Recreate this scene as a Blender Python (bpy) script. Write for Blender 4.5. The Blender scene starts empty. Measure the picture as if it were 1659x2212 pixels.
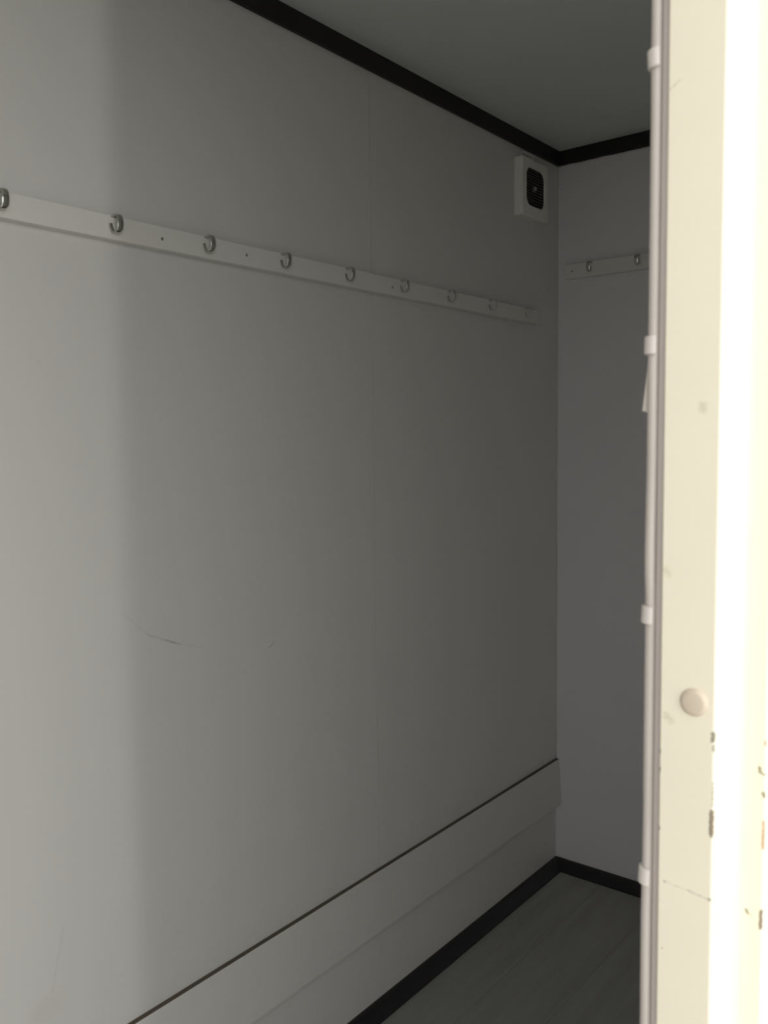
import bpy, bmesh, math, random
from mathutils import Vector, Matrix

# ---------------------------------------------------------------- camera, world, lights, exposure
S = bpy.context.scene
COL = S.collection
random.seed(4)
cam_d = bpy.data.cameras.new('camera')
cam = bpy.data.objects.new('camera', cam_d); COL.objects.link(cam)
cam_d.sensor_fit = 'HORIZONTAL'; cam_d.sensor_width = 24.0
cam_d.lens = 24.0 * 1884.58 / 1659.0
cam_d.clip_start = 0.02
right = Vector((0.78226298, 0.62281688, -0.01279718))
down = Vector((0.04047625, -0.07131655, -0.99663214))
fwd = Vector((-0.62163197, 0.77911045, -0.08099759))
m = Matrix((right, -down, -fwd)).transposed().to_4x4()
m.translation = Vector((1.311712, -2.536553, 1.412476))
cam.matrix_world = m
cam_d.dof.use_dof = True
cam_d.dof.focus_distance = 2.3
cam_d.dof.aperture_fstop = 11.0
S.camera = cam

world = bpy.data.worlds.new('overcast_sky'); S.world = world
world.use_nodes = True
bg = world.node_tree.nodes['Background']
bg.inputs['Color'].default_value = (1.0, 0.99, 0.965, 1)
bg.inputs['Strength'].default_value = 1.0
# overcast sky, brighter towards the horizon than overhead
_t = world.node_tree; _c = _t.nodes.new('ShaderNodeTexCoord'); _s = _t.nodes.new('ShaderNodeSeparateXYZ')
_r = _t.nodes.new('ShaderNodeMapRange'); _t.links.new(_c.outputs['Generated'], _s.inputs[0]); _t.links.new(_s.outputs[2], _r.inputs[0])
_r.inputs[1].default_value = 0.0; _r.inputs[2].default_value = 0.8; _r.inputs[3].default_value = 1.18; _r.inputs[4].default_value = 0.66
_t.links.new(_r.outputs[0], bg.inputs['Strength'])

def area(name, loc, target, sx, sy, power, color, spread=math.pi):
    l = bpy.data.lights.new(name, 'AREA'); l.shape = 'RECTANGLE'
    l.size = sx; l.size_y = sy; l.energy = power; l.color = color; l.spread = spread
    o = bpy.data.objects.new(name, l); COL.objects.link(o)
    o.location = loc
    d = Vector(target) - Vector(loc)
    o.rotation_euler = d.to_track_quat('-Z', 'Y').to_euler()
    return o
# added strip lamp outside the doorway; casts the shade edge on the left wall
area('added_strip_light', (4.5, -3.08, 1.10), (0.0, -1.61, 1.15), 0.15, 1.3, 7.3, (1.0, 0.95, 0.91))

S.view_settings.view_transform = 'Standard'
S.view_settings.look = 'None'
S.view_settings.gamma = 1.0
S.view_settings.use_curve_mapping = False
S.view_settings.exposure = 1.30

# ---------------------------------------------------------------- helpers
class NT:
    def __init__(s, name):
        s.m = bpy.data.materials.new(name); s.m.use_nodes = True
        s.t = s.m.node_tree; s.b = s.t.nodes['Principled BSDF']
        s.co = s.t.nodes.new('ShaderNodeTexCoord').outputs['Object']
    def n(s, typ, **kw):
        nd = s.t.nodes.new(typ)
        for k, v in kw.items(): setattr(nd, k, v)
        return nd
    def l(s, a, b): s.t.links.new(a, b)
    def math(s, op, a, b=None, clamp=False):
        nd = s.n('ShaderNodeMath', operation=op, use_clamp=clamp)
        for i, v in enumerate((a, b)):
            if v is None: continue
            if isinstance(v, (int, float)): nd.inputs[i].default_value = v
            else: s.l(v, nd.inputs[i])
        return nd.outputs[0]
    def vmath(s, op, a, b=None, out=0, scale=None):
        nd = s.n('ShaderNodeVectorMath', operation=op)
        for i, v in enumerate((a, b)):
            if v is None: continue
            if isinstance(v, (tuple, list, Vector)): nd.inputs[i].default_value = v
            else: s.l(v, nd.inputs[i])
        if scale is not None:
            if isinstance(scale, (int, float)): nd.inputs['Scale'].default_value = scale
            else: s.l(scale, nd.inputs['Scale'])
        return nd.outputs[out]
    def noise(s, scale, detail=3.0, vec=None, rough=0.5):
        nd = s.n('ShaderNodeTexNoise'); nd.inputs['Scale'].default_value = scale
        nd.inputs['Detail'].default_value = detail; nd.inputs['Roughness'].default_value = rough
        s.l(vec if vec is not None else s.co, nd.inputs['Vector'])
        return nd.outputs['Fac']
    def mix(s, fac, a, b):
        nd = s.n('ShaderNodeMix', data_type='RGBA')
        if isinstance(fac, (int, float)): nd.inputs[0].default_value = fac
        else: s.l(fac, nd.inputs[0])
        for i, v in ((6, a), (7, b)):
            if isinstance(v, tuple): nd.inputs[i].default_value = (*v[:3], 1)
            else: s.l(v, nd.inputs[i])
        return nd.outputs[2]
    def segmask(s, a, b, w, soft=0.5, wob=0.0, wscale=600.0):
        """1 inside a capsule from a to b (metres), 0 outside"""
        p = s.co
        if wob:
            nz = s.n('ShaderNodeTexNoise'); nz.inputs['Scale'].default_value = wscale
            s.l(s.co, nz.inputs['Vector'])
            q = s.vmath('SUBTRACT', nz.outputs['Color'], (0.5, 0.5, 0.5))
            p = s.vmath('ADD', p, s.vmath('SCALE', q, scale=wob * 1.9))
        a, b = Vector(a), Vector(b); ab = b - a; L2 = max(ab.length_squared, 1e-12)
        pa = s.vmath('SUBTRACT', p, a)
        h = s.math('DIVIDE', s.vmath('DOT_PRODUCT', pa, ab, out=1), L2, clamp=True)
        hv = s.n('ShaderNodeVectorMath', operation='SCALE'); hv.inputs[0].default_value = ab
        s.l(h, hv.inputs['Scale'])
        d = s.vmath('LENGTH', s.vmath('SUBTRACT', pa, hv.outputs[0]), out=1)
        mr = s.n('ShaderNodeMapRange', interpolation_type='SMOOTHSTEP')
        s.l(d, mr.inputs[0]); mr.inputs[1].default_value = w * (1 - soft); mr.inputs[2].default_value = w
        mr.inputs[3].default_value = 1; mr.inputs[4].default_value = 0
        return mr.outputs[0]
    def marks(s, col, lst):
        for a, b, w, soft, wob, c, k in lst:
            f = s.segmask(a, b, w, soft, wob)
            f = s.math('MULTIPLY', f, k)
            col = s.mix(f, col, c)
        return col
    def bump(s, h, strength, dist=0.001):
        nd = s.n('ShaderNodeBump'); nd.inputs['Strength'].default_value = strength
        nd.inputs['Distance'].default_value = dist
        s.l(h, nd.inputs['Height']); s.l(nd.outputs[0], s.b.inputs['Normal'])

def simple(name, col, rough=0.5, metal=0.0, var=0.06, nscale=12.0, bump=0.0, bscale=300.0, marks=()):
    t = NT(name)
    c2 = tuple(max(0, v * (1 - var)) for v in col)
    c = t.mix(t.noise(nscale, 4), tuple(col), c2)
    c = t.marks(c, marks)  # stains, chips and scuffs with their own outline
    t.l(c, t.b.inputs['Base Color'])
    t.b.inputs['Roughness'].default_value = rough
    t.b.inputs['Metallic'].default_value = metal
    if bump: t.bump(t.noise(bscale, 2), bump)
    return t.m

def link(name, me, mat=None, parent=None, smooth=False):
    o = bpy.data.objects.new(name, me); COL.objects.link(o)
    if mat: me.materials.append(mat)
    if parent is not None: o.parent = parent
    if smooth:
        for p in me.polygons: p.use_smooth = True
    return o

def finish(name, bm, mat, parent=None, smooth=False, offset=None):
    bmesh.ops.remove_doubles(bm, verts=bm.verts, dist=1e-7)
    bmesh.ops.recalc_face_normals(bm, faces=bm.faces)
    if offset is not None:
        bmesh.ops.translate(bm, verts=bm.verts, vec=-Vector(offset))
    me = bpy.data.meshes.new(name); bm.to_mesh(me); bm.free()
    return link(name, me, mat, parent, smooth)

def box(bm, x0, x1, y0, y1, z0, z1, bev=0.0, seg=2):
    r = bmesh.ops.create_cube(bm, size=1.0)
    vs = r['verts']
    for v in vs:
        v.co = Vector(((x0 + x1) / 2 + v.co.x * (x1 - x0), (y0 + y1) / 2 + v.co.y * (y1 - y0), (z0 + z1) / 2 + v.co.z * (z1 - z0)))
    if bev:
        es = list({e for v in vs for e in v.link_edges})
        bmesh.ops.bevel(bm, geom=es, offset=bev, segments=seg, profile=0.5, affect='EDGES')

def prism(bm, pts, axis, a0, a1):
    """extrude a closed 2D outline along an axis"""
    def P(u, v, a):
        return {'x': (a, u, v), 'y': (u, a, v), 'z': (u, v, a)}[axis]
    A = [bm.verts.new(P(u, v, a0)) for u, v in pts]
    B = [bm.verts.new(P(u, v, a1)) for u, v in pts]
    n = len(pts)
    for i in range(n):
        bm.faces.new((A[i], A[(i + 1) % n], B[(i + 1) % n], B[i]))
    bm.faces.new(A[::-1]); bm.faces.new(B)

def arc(cx, cy, r, a0, a1, n):
    return [(cx + r * math.cos(math.radians(a0 + (a1 - a0) * i / n)), cy + r * math.sin(math.radians(a0 + (a1 - a0) * i / n))) for i in range(n + 1)]

def tube(bm, pts, r, n=12, cap=True):
    rings = []
    for i, p in enumerate(pts):
        p = Vector(p)
        t = (Vector(pts[min(i + 1, len(pts) - 1)]) - Vector(pts[max(i - 1, 0)])).normalized()
        u = t.cross(Vector((0, 0, 1)) if abs(t.z) < 0.9 else Vector((1, 0, 0))).normalized(); w = t.cross(u)
        rr = r[i] if isinstance(r, (list, tuple)) else r
        rings.append([bm.verts.new(p + u * rr * math.cos(2 * math.pi * k / n) + w * rr * math.sin(2 * math.pi * k / n)) for k in range(n)])
    for a, b in zip(rings, rings[1:]):
        for k in range(n):
            bm.faces.new((a[k], a[(k + 1) % n], b[(k + 1) % n], b[k]))
    if cap:
        bm.faces.new(rings[0][::-1]); bm.faces.new(rings[-1])

def structure(o): o['kind'] = 'structure'; return o
def tag(o, label, cat, group=None):
    o['label'] = label; o['category'] = cat
    if group: o['group'] = group
    return o
def empty(name, loc):
    o = bpy.data.objects.new(name, None); COL.objects.link(o); o.location = loc
    o.empty_display_size = 0.05
    return o

# ---------------------------------------------------------------- dimensions (metres)
H = 2.30           # ceiling
XW = 1.0955        # inner face of the doorway wall
YF = -3.55         # front end of the cabin
J = -1.98          # reveal plane of the door frame
SEAM = -0.9285

# ---------------------------------------------------------------- materials
SC = (0.30, 0.20, 0.17)
wall_marks = [
    ((0, -1.640, 1.118), (0, -1.584, 1.067), 0.0022, 1.0, 0.004, SC, 0.15),
    ((0, -1.584, 1.067), (0, -1.523, 1.040), 0.0026, 1.0, 0.003, SC, 0.28),
    ((0, -1.545, 1.050), (0, -1.515, 1.037), 0.0022, 1.0, 0.003, SC, 0.50),
    ((0, -1.523, 1.040), (0, -1.457, 1.018), 0.0022, 1.0, 0.003, SC, 0.15),
    ((0, -1.283, 0.985), (0, -1.270, 0.993), 0.0022, 1.0, 0.002, (0.2, 0.18, 0.16), 0.5),
    ((0, -1.775, 0.600), (0, -1.800, 0.500), 0.0035, 1.0, 0.008, (0.40, 0.36, 0.33), 0.22),
    ((0, -1.795, 0.480), (0, -1.825, 0.475), 0.0300, 1.0, 0.030, (0.58, 0.50, 0.45), 0.22),
    ((0, -1.790, 1.560), (0, -1.770, 1.540), 0.0040, 1.0, 0.006, (0.35, 0.32, 0.3), 0.10),
]
M_wall = simple('wall_panel_paint', (0.735, 0.729, 0.705), 0.42, var=0.05, nscale=2.2, bump=0.06, bscale=900, marks=wall_marks)
M_wallb = simple('back_wall_paint', (0.80, 0.78, 0.805), 0.45, var=0.05, nscale=2.2, bump=0.06, bscale=900,
    marks=[((0.318, 0, 0.19), (0.319, 0, 0.188), 0.004, 0.8, 0.002, (0.2, 0.18, 0.2), 0.5)])
M_ceil = simple('ceiling_paint', (0.74, 0.77, 0.755), 0.5, var=0.05, nscale=3.0, bump=0.05, bscale=700)
M_black = simple('black_trim', (0.010, 0.008, 0.009), 0.55, var=0.2)
M_skirt = simple('black_vinyl_skirting', (0.013, 0.011, 0.013), 0.38, var=0.2)
M_board = simple('pale_board', (0.74, 0.73, 0.70), 0.45, var=0.05, nscale=4)
M_kick = simple('pale_kick_board', (0.738, 0.730, 0.705), 0.42, var=0.05, nscale=4)
M_edge = simple('raw_brown_edge', (0.15, 0.12, 0.088), 0.8, var=0.3, nscale=60)
RUST = (0.42, 0.24, 0.15)
M_rail = simple('rail_board_paint', (0.79, 0.775, 0.74), 0.45, var=0.05, nscale=6, marks=[
    ((0.022, -1.815, 1.787), (0.022, -1.790, 1.783), 0.030, 1.0, 0.02, (0.60, 0.42, 0.33), 0.35),
    ((0.022, -1.420, 1.765), (0.022, -1.380, 1.765), 0.030, 1.0, 0.02, (0.58, 0.50, 0.36), 0.25)])
M_metal = simple('hook_steel', (0.74, 0.73, 0.69), 0.17, 1.0, var=0.15, nscale=80)
M_screw = simple('dull_screw', (0.36, 0.33, 0.29), 0.5, 0.8)
M_fan = simple('fan_plastic', (0.88, 0.85, 0.80), 0.4, var=0.05)
M_grille = simple('fan_grille_plastic', (0.22, 0.20, 0.17), 0.5, var=0.2, nscale=60)
M_dark = simple('fan_inside_shade', (0.05, 0.048, 0.042), 0.8)  # near-black colour carries the shade inside the fan
M_cable = simple('cable_pvc', (0.60, 0.545, 0.505), 0.42, var=0.08, nscale=25)
M_clip = simple('clip_pvc', (0.70, 0.65, 0.615), 0.4, var=0.05)
M_tape = simple('tape', (0.60, 0.55, 0.50), 0.5)
M_bead = simple('sealant', (0.62, 0.61, 0.60), 0.5, var=0.1, nscale=60)
M_ground = simple('pavement', (0.43, 0.42, 0.385), 0.9, var=0.2, nscale=3)
M_outer = simple('outer_cladding', (0.75, 0.73, 0.66), 0.5)
DK = (0.22, 0.17, 0.11); DG = (0.20, 0.20, 0.14)
frame_marks = [
    ((1.1352, J, 1.2225), (1.1350, J, 1.2185), 0.0019, 0.45, 0.0016, DG, 0.85),
    ((1.1357, J, 1.2150), (1.1356, J, 1.2120), 0.0014, 0.45, 0.0014, DG, 0.7),
    ((1.1356, J, 1.190), (1.1355, J, 1.174), 0.0010, 0.6, 0.0014, DG, 0.6),
    ((1.1352, J, 1.171), (1.1350, J, 1.1560), 0.0021, 0.4, 0.0018, DK, 0.9),
    ((1.1003, J, 1.2050), (1.1002, J, 1.2030), 0.0012, 0.6, 0.0010, DG, 0.7),
    ((1.1003, J, 1.1925), (1.1002, J, 1.1895), 0.0011, 0.6, 0.0010, DG, 0.7),
    ((1.1002, J, 1.1520), (1.1002, J, 1.1505), 0.0014, 0.6, 0.0008, DG, 0.85),
    ((1.1045, J, 1.1152), (1.1200, J, 1.1138), 0.0006, 1.0, 0.0012, DG, 0.30),
    ((1.1200, J, 1.1138), (1.1345, J, 1.1120), 0.0007, 0.9, 0.0012, DG, 0.55),
    ((1.1047, J, 1.1152), (1.1050, J, 1.1151), 0.0011, 0.7, 0.0006, DG, 0.6),
    ((1.1343, J, 1.1123), (1.1352, J, 1.1120), 0.0015, 0.7, 0.0008, DG, 0.6),
    ((1.1035, J, 1.0680), (1.1038, J, 1.0676), 0.0008, 0.8, 0.0004, DG, 0.6),
    ((1.1250, J, 1.4320), (1.1250, J, 1.4300), 0.0042, 1.0, 0.002, (0.55, 0.45, 0.36), 0.45),
    ((1.1015, J, 1.3270), (1.1040, J, 1.3240), 0.0038, 1.0, 0.004, (0.55, 0.45, 0.30), 0.35),
    ((1.1040, J, 1.2290), (1.1075, J, 1.2265), 0.0040, 1.0, 0.005, (0.45, 0.38, 0.25), 0.35),
    ((1.1005, J, 1.6290), (1.1080, J, 1.6345), 0.0008, 1.0, 0.0012, (0.45, 0.40, 0.28), 0.5),
    ((1.1568, -1.94, 1.2105), (1.1572, -1.94, 1.2085), 0.0018, 0.5, 0.0014, (0.5, 0.36, 0.25), 0.8),
    ((1.1530, -1.94, 1.1925), (1.1532, -1.94, 1.1905), 0.0014, 0.5, 0.0014, (0.30, 0.29, 0.18), 0.9),
    ((1.1532, -1.94, 1.1895), (1.1565, -1.94, 1.1880), 0.0013, 0.5, 0.0016, (0.30, 0.29, 0.18), 0.85),
    ((1.1560, -1.94, 1.1750), (1.1568, -1.94, 1.1735), 0.0018, 0.5, 0.0014, (0.25, 0.23, 0.13), 0.9),
    ((1.1568, -1.94, 1.1560), (1.1566, -1.94, 1.1380), 0.0018, 0.5, 0.0014, (0.50, 0.33, 0.18), 0.9),
    ((1.1465, -1.94, 1.0915), (1.1475, -1.94, 1.0895), 0.0014, 0.6, 0.0010, (0.30, 0.29, 0.18), 0.9),
    ((1.1492, -1.94, 1.0890), (1.1496, -1.94, 1.0888), 0.0007, 0.6, 0.0006, (0.30, 0.29, 0.18), 0.7),
    ((1.1563, -1.94, 1.0935), (1.1560, -1.94, 1.0820), 0.0018, 0.5, 0.0014, DK, 0.9),
]
M_frame = simple('frame_enamel', (0.915, 0.855, 0.70), 0.38, var=0.04, nscale=25, marks=frame_marks)

def floor_mat():
    t = NT('vinyl_plank_floor')
    mp = t.n('ShaderNodeMapping'); mp.inputs['Scale'].default_value = (14, 1.3, 1); t.l(t.co, mp.inputs['Vector'])
    n1 = t.noise(1.6, 6, mp.outputs[0], 0.65)
    mp2 = t.n('ShaderNodeMapping'); mp2.inputs['Scale'].default_value = (60, 3.0, 1); t.l(t.co, mp2.inputs['Vector'])
    n2 = t.noise(2.0, 4, mp2.outputs[0], 0.6)
    c = t.mix(n1, (0.27, 0.275, 0.255), (0.46, 0.465, 0.44))
    c = t.mix(t.math('MULTIPLY', n2, 0.35), c, (0.12, 0.11, 0.085))
    # lengthwise plank joints every 18 cm
    sx = t.n('ShaderNodeSeparateXYZ'); t.l(t.co, sx.inputs[0])
    fr = t.math('FRACT', t.math('DIVIDE', t.math('ADD', sx.outputs[0], 0.001), 0.178))
    e = t.math('LESS_THAN', t.math('ABSOLUTE', t.math('SUBTRACT', fr, 0.0)), 0.008)
    c = t.mix(t.math('MULTIPLY', e, 0.45), c, (0.06, 0.055, 0.045))
    t.l(c, t.b.inputs['Base Color']); t.b.inputs['Roughness'].default_value = 0.5
    t.bump(n2, 0.1)
    return t.m
M_floor = floor_mat()

# ---------------------------------------------------------------- the room
bm = bmesh.new()   # left wall: two tall panels with a hairline joint
box(bm, -0.05, 0, YF, SEAM - 0.0006, -0.06, H + 0.05)
box(bm, -0.05, 0, SEAM + 0.0006, 0.05, -0.06, H + 0.05)
structure(finish('wall_left', bm, M_wall))
bm = bmesh.new(); box(bm, 0.0, 1.157, 0.0, 0.05, -0.06, H + 0.05)
structure(finish('wall_back', bm, M_wallb))
bm = bmesh.new(); box(bm, -0.05, 1.157, YF - 0.05, YF, -0.06, H + 0.05)
structure(finish('wall_front', bm, M_wall))
bm = bmesh.new()   # doorway wall: lining sheet, core either side of the frame, piece above
YO = -2.80
box(bm, XW, 1.0998, J + 0.003, 0, 0, H, 0.0008, 1)
box(bm, 1.0998, 1.157, -1.90, 0, -0.06, H)
box(bm, XW, 1.0998, YF, YO - 0.003, 0, H, 0.0008, 1)
box(bm, 1.0998, 1.157, YF, YO - 0.08, -0.06, H)
box(bm, XW, 1.157, YO - 0.08, -1.90, 2.12, H)
wr = structure(finish('wall_right', bm, M_wall))
bm = bmesh.new(); box(bm, XW + 0.0001, 1.1001, J + 0.0012, J + 0.0032, -0.06, 2.12, 0.0008, 2)
finish('lining_edge', bm, simple('lining_edge_shaded', (0.44, 0.39, 0.365), 0.5), wr)  # shade between cable and frame put into this greyer colour
bm = bmesh.new(); box(bm, -0.05, 1.157, YF, 0, H, H + 0.05)
structure(finish('ceiling', bm, M_ceil))
bm = bmesh.new(); box(bm, 0, 1.0998, YF, 0, -0.06, 0)
structure(finish('floor', bm, M_floor))
bm = bmesh.new(); box(bm, 1.16, 14, -14, 12, -0.30, -0.20)
o = structure(finish('ground', bm, M_ground))

# door frame: stepped steel section, one jamb each side and a head
bm = bmesh.new()
def jamb_outline(s, y):      # s = +1 far jamb, -1 near jamb ; y = reveal plane
    q = [(1.1000, 0.0015)] + arc(1.1012, 0.0012, 0.0012, 180, 270, 3)
    q += arc(1.1345, 0.0020, 0.0020, 270, 360, 5)
    q += [(1.1365, 0.031)] + [(1.1365 + 0.008 - 0.008 * math.cos(math.radians(a)), 0.032 + 0.008 * math.sin(math.radians(a))) for a in (0, 15, 30, 45, 60, 75, 90)]
    q += [(1.1550, 0.040)] + arc(1.1555, 0.0415, 0.0015, 270, 360, 4) + [(1.157, 0.0798), (1.1000, 0.0798)]
    return [(x, y + s * v) for x, v in q]
prism(bm, jamb_outline(1, J), 'z', -0.06, 2.12)
fr = finish('door_1', bm, M_frame)
structure(fr)
bm = bmesh.new(); prism(bm, jamb_outline(-1, YO), 'z', -0.06, 2.12)
finish('near_jamb', bm, M_frame, fr)
bm = bmesh.new()
prism(bm, [(1.10, 2.07), (1.1365, 2.07), (1.1365, 2.11), (1.157, 2.11), (1.157, 2.1198), (1.10, 2.1198)], 'y', YO + 0.0001, J - 0.0001)
finish('frame_head', bm, M_frame, fr)
bm = bmesh.new()
box(bm, 1.10, 1.157, YO + 0.0001, J - 0.0001, -0.06, 0.012, 0.002)
finish('threshold', bm, M_frame, fr)
# round plug in the reveal
bm = bmesh.new()
prof = [(0.0, -0.0024), (0.0060, -0.0023), (0.0074, -0.0020), (0.0086, -0.0010), (0.0094, 0.0001), (0.0094, 0.0006)]
rings = []
for r, h in prof:
    if r == 0: rings.append([bm.verts.new((1.1225, J + h, 1.2412))])
    else: rings.append([bm.verts.new((1.1225 + r * math.cos(2 * math.pi * k / 48), J + h, 1.2412 + r * math.sin(2 * math.pi * k / 48))) for k in range(48)])
for a, b in zip(rings, rings[1:]):
    for k in range(48):
        if len(a) == 1: bm.faces.new((a[0], b[k], b[(k + 1) % 48]))
        else: bm.faces.new((a[k], b[k], b[(k + 1) % 48], a[(k + 1) % 48]))
pl = finish('round_plug', bm, simple('plug_plastic', (0.70, 0.60, 0.48), 0.35), fr, smooth=True)
pl['label'] = 'round beige plastic plug'

# ceiling trims and skirting
def trim_profile(t=0.012, z0=2.2587): return [(0, z0), (t - 0.003, z0), (t, z0 + 0.003), (t, H), (0, H)]
bm = bmesh.new(); prism(bm, trim_profile(), 'y', YF, 0)
structure(finish('trim_1', bm, M_black))
bm = bmesh.new(); prism(bm, [(-a, b) for a, b in trim_profile()], 'x', 0.0121, XW)
structure(finish('trim_2', bm, M_black))
def sk(): return [(0, 0.0), (0.0365, 0.0), (0.0370, 0.004), (0.030, 0.010), (0.017, 0.021), (0.010, 0.0285), (0.004, 0.030), (0, 0.030)]
bm = bmesh.new(); prism(bm, sk(), 'y', YF, 0)
structure(finish('baseboard_left', bm, M_skirt))
bm = bmesh.new(); prism(bm, [(-a, b) for a, b in sk()], 'x', 0.002, XW)
structure(finish('baseboard_back', bm, M_skirt))
# kick board along the foot of the left wall, brown raw top edge
bm = bmesh.new(); prism(bm, [(0, 0.3630), (0.0105, 0.3630), (0.0115, 0.3620), (0.0205, 0.228), (0.0208, 0.219), (0.0190, 0.211), (0.013, 0.205), (0, 0.2010)], 'y', YF + 0.02, -0.0005)
kb = structure(finish('trim_3', bm, M_kick))
bm = bmesh.new(); box(bm, 0.0002, 0.0103, YF + 0.021, -0.001, 0.3626, 0.3640)
e = finish('board_edge', bm, M_edge, kb); e['label'] = 'brown raw top edge'
# sealant beads: under the back ceiling trim and down the corner
bm = bmesh.new()
pts = [(x, -0.0030, 2.2565 - 0.0016 * random.random()) for x in [0.004 + i * 0.012 for i in range(90)]]
tube(bm, pts, [0.0018 + 0.0014 * random.random() for _ in pts], 8)
structure(finish('trim_4', bm, M_bead, smooth=True))
bm = bmesh.new()
pts = [(0.0008, -0.0008, z) for z in [0.364 + i * 0.03 for i in range(64)] if z < 2.257]
tube(bm, pts, [0.0014 + 0.0006 * random.random() for _ in pts], 8)
structure(finish('trim_5', bm, M_bead, smooth=True))

# ---------------------------------------------------------------- coat rails with hooks
def hook_mesh(skew=0.0):
    """bent strip: x = away from board, y = strip width, z = up; origin on the board front at the strip's top"""
    bm = bmesh.new()
    path = [(-0.0005, -0.0035, 1.0), (0.002, -0.0012, 1.0), (0.0060, 0.0003, 1.0)]
    cx, cz, rx, rz = 0.0105, -0.0148, 0.0085, 0.0155
    for i, a in enumerate(range(80, -181, -10)):
        f = 1.0 if a > -40 else max(0.55, 1.0 - (-40 - a) / 140 * 0.50)
        rr = 1.0 if a > -90 else 1.0 - 0.12 * ((-90 - a) / 90)
        if a >= 70: continue
        path.append((cx + rx * rr * math.cos(math.radians(a)), cz + rz * math.sin(math.radians(a)), f))
    W = 0.0060; T = 0.0012
    n = len(path); secs = []
    for i, (x, z, f) in enumerate(path):
        a = path[max(i - 1, 0)]; b = path[min(i + 1, n - 1)]
        t = Vector((b[0] - a[0], b[1] - a[1])).normalized(); nn = Vector((t.y, -t.x))
        w = W * f
        sh = -skew * max(0.0, (1.0 - f) / 0.45)
        cs = []
        for (u, v) in ((-1, 0), (-0.85, 0.6), (-0.45, 0.95), (0, 1.05), (0.45, 0.95), (0.85, 0.6), (1, 0), (0.85, -0.6), (0, -0.7), (-0.85, -0.6)):
            cs.append(bm.verts.new((x + nn.x * -v * T, u * w + sh, z + nn.y * -v * T)))
        secs.append(cs)
    k = len(secs[0])
    for a, b in zip(secs, secs[1:]):
        for i in range(k): bm.faces.new((a[i], a[(i + 1) % k], b[(i + 1) % k], b[i]))
    bm.faces.new(secs[0][::-1]); bm.faces.new(secs[-1])
    bmesh.ops.recalc_face_normals(bm, faces=bm.faces)
    me = bpy.data.meshes.new('hook'); bm.to_mesh(me); bm.free()
    me.materials.append(M_metal)
    for p in me.polygons: p.use_smooth = True
    return me
HOOK = hook_mesh(0.0080); HOOK_B = hook_mesh()
def screw_mesh():
    bm = bmesh.new()
    bmesh.ops.create_cone(bm, cap_ends=True, segments=20, radius1=0.0030, radius2=0.0022, depth=0.0012, matrix=Matrix.Rotation(math.pi / 2, 4, 'Y'))
    me = bpy.data.meshes.new('screw'); bm.to_mesh(me); bm.free(); me.materials.append(M_screw); return me
SCREW = screw_mesh()

T = 0.022
rail = empty('coat_rail', (0, -1.9, 1.757))
tag(rail, 'long pale board on the left wall carrying a row of metal coat hooks', 'coat rail')
bm = bmesh.new(); box(bm, 0.0, T, -2.95, -0.165, 1.757, 1.797, 0.0012, 2)
finish('rail_board', bm, M_rail, rail, offset=rail.location)
for i in range(-5, 9):
    o = bpy.data.objects.new('hook', HOOK); COL.objects.link(o); o.parent = rail
    o.location = Vector((T, -1.84 + 0.2 * i, 1.797)) - rail.location
for y, z in ((-1.541, 1.775), (-1.340, 1.778), (-0.877, 1.775), (-2.30, 1.776)):
    o = bpy.data.objects.new('screw', SCREW); COL.objects.link(o); o.parent = rail
    o.location = Vector((T + 0.0002, y, z)) - rail.location
brail = empty('coat_rail', (0.035, 0, 1.906))
tag(brail, 'short pale hook board on the back wall, partly hidden behind the door frame', 'coat rail')
bm = bmesh.new(); box(bm, 0.035, 1.00, -0.018, 0, 1.9065, 1.9510, 0.0012, 2)
finish('rail_board', bm, M_rail, brail, offset=brail.location)
for x in (0.121, 0.273, 0.425, 0.577, 0.729, 0.881):
    o = bpy.data.objects.new('hook', HOOK_B); COL.objects.link(o); o.parent = brail
    o.rotation_euler = (0, 0, -math.pi / 2)
    o.location = Vector((x, -0.018, 1.949)) - brail.location
for x in (0.059, 0.96):
    o = bpy.data.objects.new('screw', SCREW); COL.objects.link(o); o.parent = brail
    o.rotation_euler = (0, 0, -math.pi / 2)
    o.location = Vector((x, -0.0182, 1.929)) - brail.location

# ---------------------------------------------------------------- extractor fan near the corner
FY0, FY1, FZ0, FZ1, FE = -0.268, -0.112, 2.061, 2.227, 0.026
fc = (0, (FY0 + FY1) / 2, (FZ0 + FZ1) / 2)
fan = empty('extractor_fan', fc)
tag(fan, 'small white square extractor fan high on the left wall by the corner', 'extractor fan')
def rsq(cy, cz, a, r, n=8, bulge=0.0):
    pts = []
    for sy, sz, s in ((1, 1, 0), (-1, 1, 90), (-1, -1, 180), (1, -1, 270)):
        for i in range(n + 1):
            t = math.radians(s + 90 * i / n)
            pts.append((cy + sy * (a - r) + r * math.cos(t), cz + sz * (a - r) + r * math.sin(t)))
    return pts
bm = bmesh.new()
cy, cz = fc[1], fc[2]
hy, hz = (FY1 - FY0) / 2, (FZ1 - FZ0) / 2
op = rsq(cy, cz + 0.003, 0.055, 0.026)
def loop(pts, x): return [bm.verts.new((x, y, z)) for y, z in pts]
def outer(gy, gz, r=0.005):
    pts = []
    for sy, sz, s in ((1, 1, 0), (-1, 1, 90), (-1, -1, 180), (1, -1, 270)):
        for i in range(9):
            t = math.radians(s + 90 * i / 8)
            pts.append((cy + sy * (gy - r) + r * math.cos(t), cz + sz * (gz - r) + r * math.sin(t)))
    return pts
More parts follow.
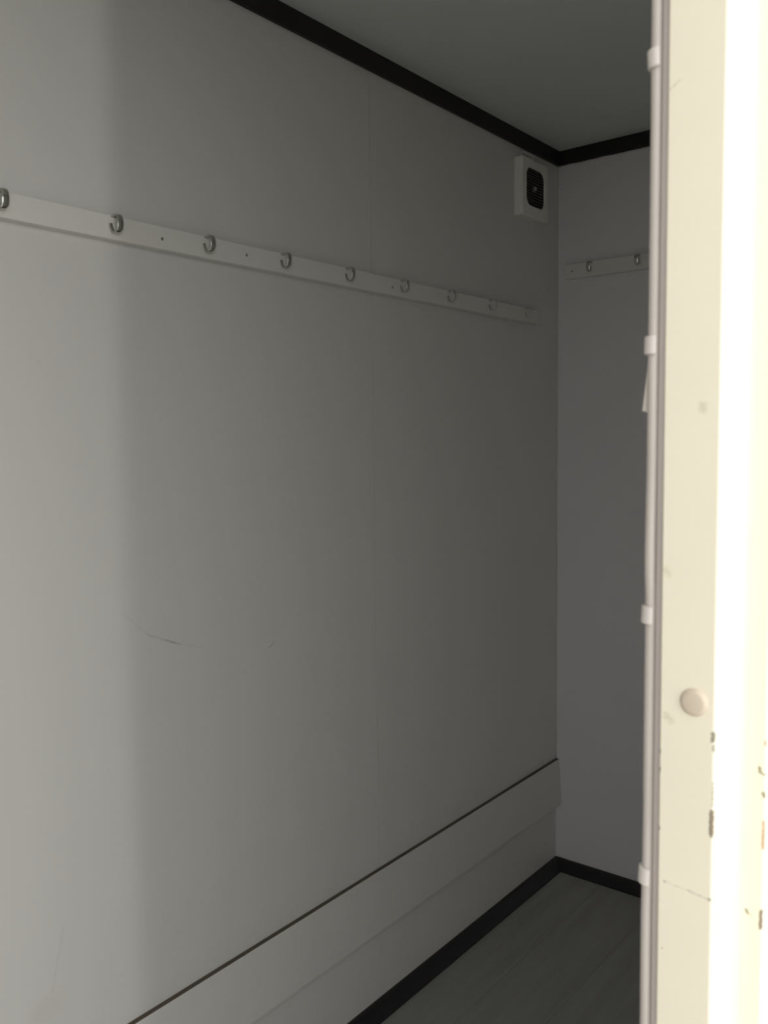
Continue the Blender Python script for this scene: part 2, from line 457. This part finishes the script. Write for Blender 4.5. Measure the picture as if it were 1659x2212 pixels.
loops = [loop(outer(hy, hz), 0.0), loop(outer(hy, hz), FE - 0.003), loop(outer(hy - 0.003, hz - 0.003), FE),
         loop(op, FE + 0.001), loop([(cy + (y - cy) * 0.98, cz + (z - cz) * 0.98) for y, z in op], FE - 0.001), loop([(cy + (y - cy) * 0.98, cz + (z - cz) * 0.98) for y, z in op], 0.006)]
for a, b in zip(loops, loops[1:]):
    for i in range(len(a)): bm.faces.new((a[i], a[(i + 1) % len(a)], b[(i + 1) % len(a)], b[i]))
bm.faces.new(loops[-1]); 
hs = finish('housing', bm, M_fan, fan, offset=fc)
bm = bmesh.new()
n = 13
gz0 = cz + 0.003
for i in range(n):
    z = gz0 - 0.050 + 0.100 * i / (n - 1)
    dz = abs(z - gz0); w = 0.0535 if dz < 0.029 else 0.0275 + math.sqrt(max(0, 0.026 ** 2 - (dz - 0.029) ** 2))
    yb = 16
    for k in range(yb):
        y0 = cy - w + 2 * w * k / yb; y1 = cy - w + 2 * w * (k + 1) / yb
        z0 = z + 0.10 * (y0 - cy) ** 2 * 8; z1 = z + 0.10 * (y1 - cy) ** 2 * 8
        vs = [bm.verts.new(p) for p in ((FE - 0.010, y0, z0), (FE - 0.003, y0, z0 - 0.0022), (FE - 0.003, y1, z1 - 0.0022), (FE - 0.010, y1, z1))]
        vt = [bm.verts.new((v.co.x, v.co.y, v.co.z + 0.0014)) for v in vs]
        bm.faces.new(vs[::-1]); bm.faces.new(vt)
        for q in range(4): bm.faces.new((vs[q], vs[(q + 1) % 4], vt[(q + 1) % 4], vt[q]))
bl = bmesh.new()
ip = [(cy + (y - cy) * 0.972, cz + (z - cz) * 0.972) for y, z in op]
la = [bl.verts.new((FE - 0.0025, y, z)) for y, z in ip]; lb = [bl.verts.new((0.0065, y, z)) for y, z in ip]
for i in range(len(ip)): bl.faces.new((la[i], la[(i + 1) % len(ip)], lb[(i + 1) % len(ip)], lb[i]))
finish('shade_liner', bl, M_dark, fan, offset=fc)  # ring added to darken the cavity walls in place of shade
gr = finish('grille', bm, M_grille, fan, offset=fc); gr['label'] = 'dark slatted grille'
bm = bmesh.new(); box(bm, 0.0065, 0.0075, cy - 0.0535, cy + 0.0535, gz0 - 0.0535, gz0 + 0.0535)
finish('dark_recess', bm, M_dark, fan, offset=fc)  # dark sheet standing in for shade behind the slats
bm = bmesh.new()
bmesh.ops.create_cone(bm, cap_ends=True, segments=24, radius1=0.0075, radius2=0.0062, depth=0.008, matrix=Matrix.Translation((FE - 0.004, cy + 0.002, gz0)) @ Matrix.Rotation(math.pi / 2, 4, 'Y'))
finish('hub', bm, simple('fan_hub_plastic', (0.30, 0.29, 0.26), 0.4), fan, offset=fc)
bm = bmesh.new()
tube(bm, [(0.020, FY0 + 0.004, FZ1 - 0.001), (0.020, FY0 + 0.006, FZ1 + 0.010), (0.020, FY0 + 0.016, FZ1 + 0.0125), (0.020, FY0 + 0.060, FZ1 + 0.0125), (0.020, FY0 + 0.070, FZ1 + 0.010), (0.020, FY0 + 0.072, FZ1 - 0.001)], 0.0020, 8)
finish('top_bail', bm, M_fan, fan, smooth=True, offset=fc)

# ---------------------------------------------------------------- cable beside the door frame
CR = 0.0044; CX = XW - CR; CY = J + 0.0065
wob = [(2.10, 0), (1.95, 0), (1.66, -0.0002), (1.60, 0.0003), (1.50, 0.0002), (1.472, -0.0001), (1.40, 0.0), (1.33, -0.0006), (1.2945, 0.0004), (1.20, 0.0002), (1.155, 0.0008), (1.13, 0.0001), (1.1135, -0.0001), (1.08, -0.0004), (0.9, 0.0), (0.5, 0), (0.02, 0)]
bm = bmesh.new()
cp = []
for i in range(len(wob) - 1):
    for k in range(6):
        t = k / 6; t = t * t * (3 - 2 * t)
        cp.append((CX + min(0, wob[i][1] * (1 - t) + wob[i + 1][1] * t) , CY + (wob[i][1] * (1 - t) + wob[i + 1][1] * t) * 0.6, wob[i][0] + (wob[i + 1][0] - wob[i][0]) * k / 6))
cp.append((CX, CY, 0.02))
tube(bm, cp, CR, 20)
tag(finish('cable', bm, M_cable, smooth=True), 'pale round cable running straight up beside the cream door frame', 'cable')

def clip_mesh():
    bm = bmesh.new()
    r0, r1 = CR - 0.0001, CR + 0.0024
    outer_ = arc(0, 0, r1, 296, 90, 18); inner_ = arc(0, 0, r0, 296, 90, 18)
    out = outer_ + [(0.0042, 0.0079), (0.0042, 0.0044)] + inner_[::-1]
    prism(bm, out, 'z', -0.006, 0.006)
    bmesh.ops.recalc_face_normals(bm, faces=bm.faces)
    es = [e for e in bm.edges if abs(e.verts[0].co.z - e.verts[1].co.z) < 1e-6]
    bmesh.ops.bevel(bm, geom=es, offset=0.0006, segments=2, affect='EDGES')
    me = bpy.data.meshes.new('cable_clip'); bm.to_mesh(me); bm.free(); me.materials.append(M_clip)
    return me
CLIP = clip_mesh()
for z, tilt, lab in ((1.6525, -0.15, 'topmost white plastic clip on the cable beside the door frame'),
               (1.4725, 0.05, 'white clip on the cable just above the loose tape strip'),
               (1.2945, 0.12, 'white cable clip third from the top, above the height of the round plug'),
               (1.1135, 0.18, 'lowest white cable clip, beside the black skirting')):
    o = bpy.data.objects.new('cable_clip', CLIP); COL.objects.link(o)
    o.location = (CX, CY, z); o.rotation_euler = (0, tilt * 0.35, 0)
    tag(o, lab, 'cable clip', 'clips holding the cable')

bm = bmesh.new()
v = []
for dy in (0.0, 0.0009):
    v.append([bm.verts.new((x, CY - 0.001 + dy, z)) for x, z in ((CX - 0.0036, 1.4670), (CX - 0.0002, 1.4670), (CX - 0.0030, 1.4290), (CX - 0.0076, 1.4302))])
bm.faces.new(v[0]); bm.faces.new(v[1][::-1])
for q in range(4): bm.faces.new((v[0][q], v[0][(q + 1) % 4], v[1][(q + 1) % 4], v[1][q]))
tag(finish('tape_strip', bm, M_tape), 'loose pale strip sticking out from the cable under a clip', 'tape')
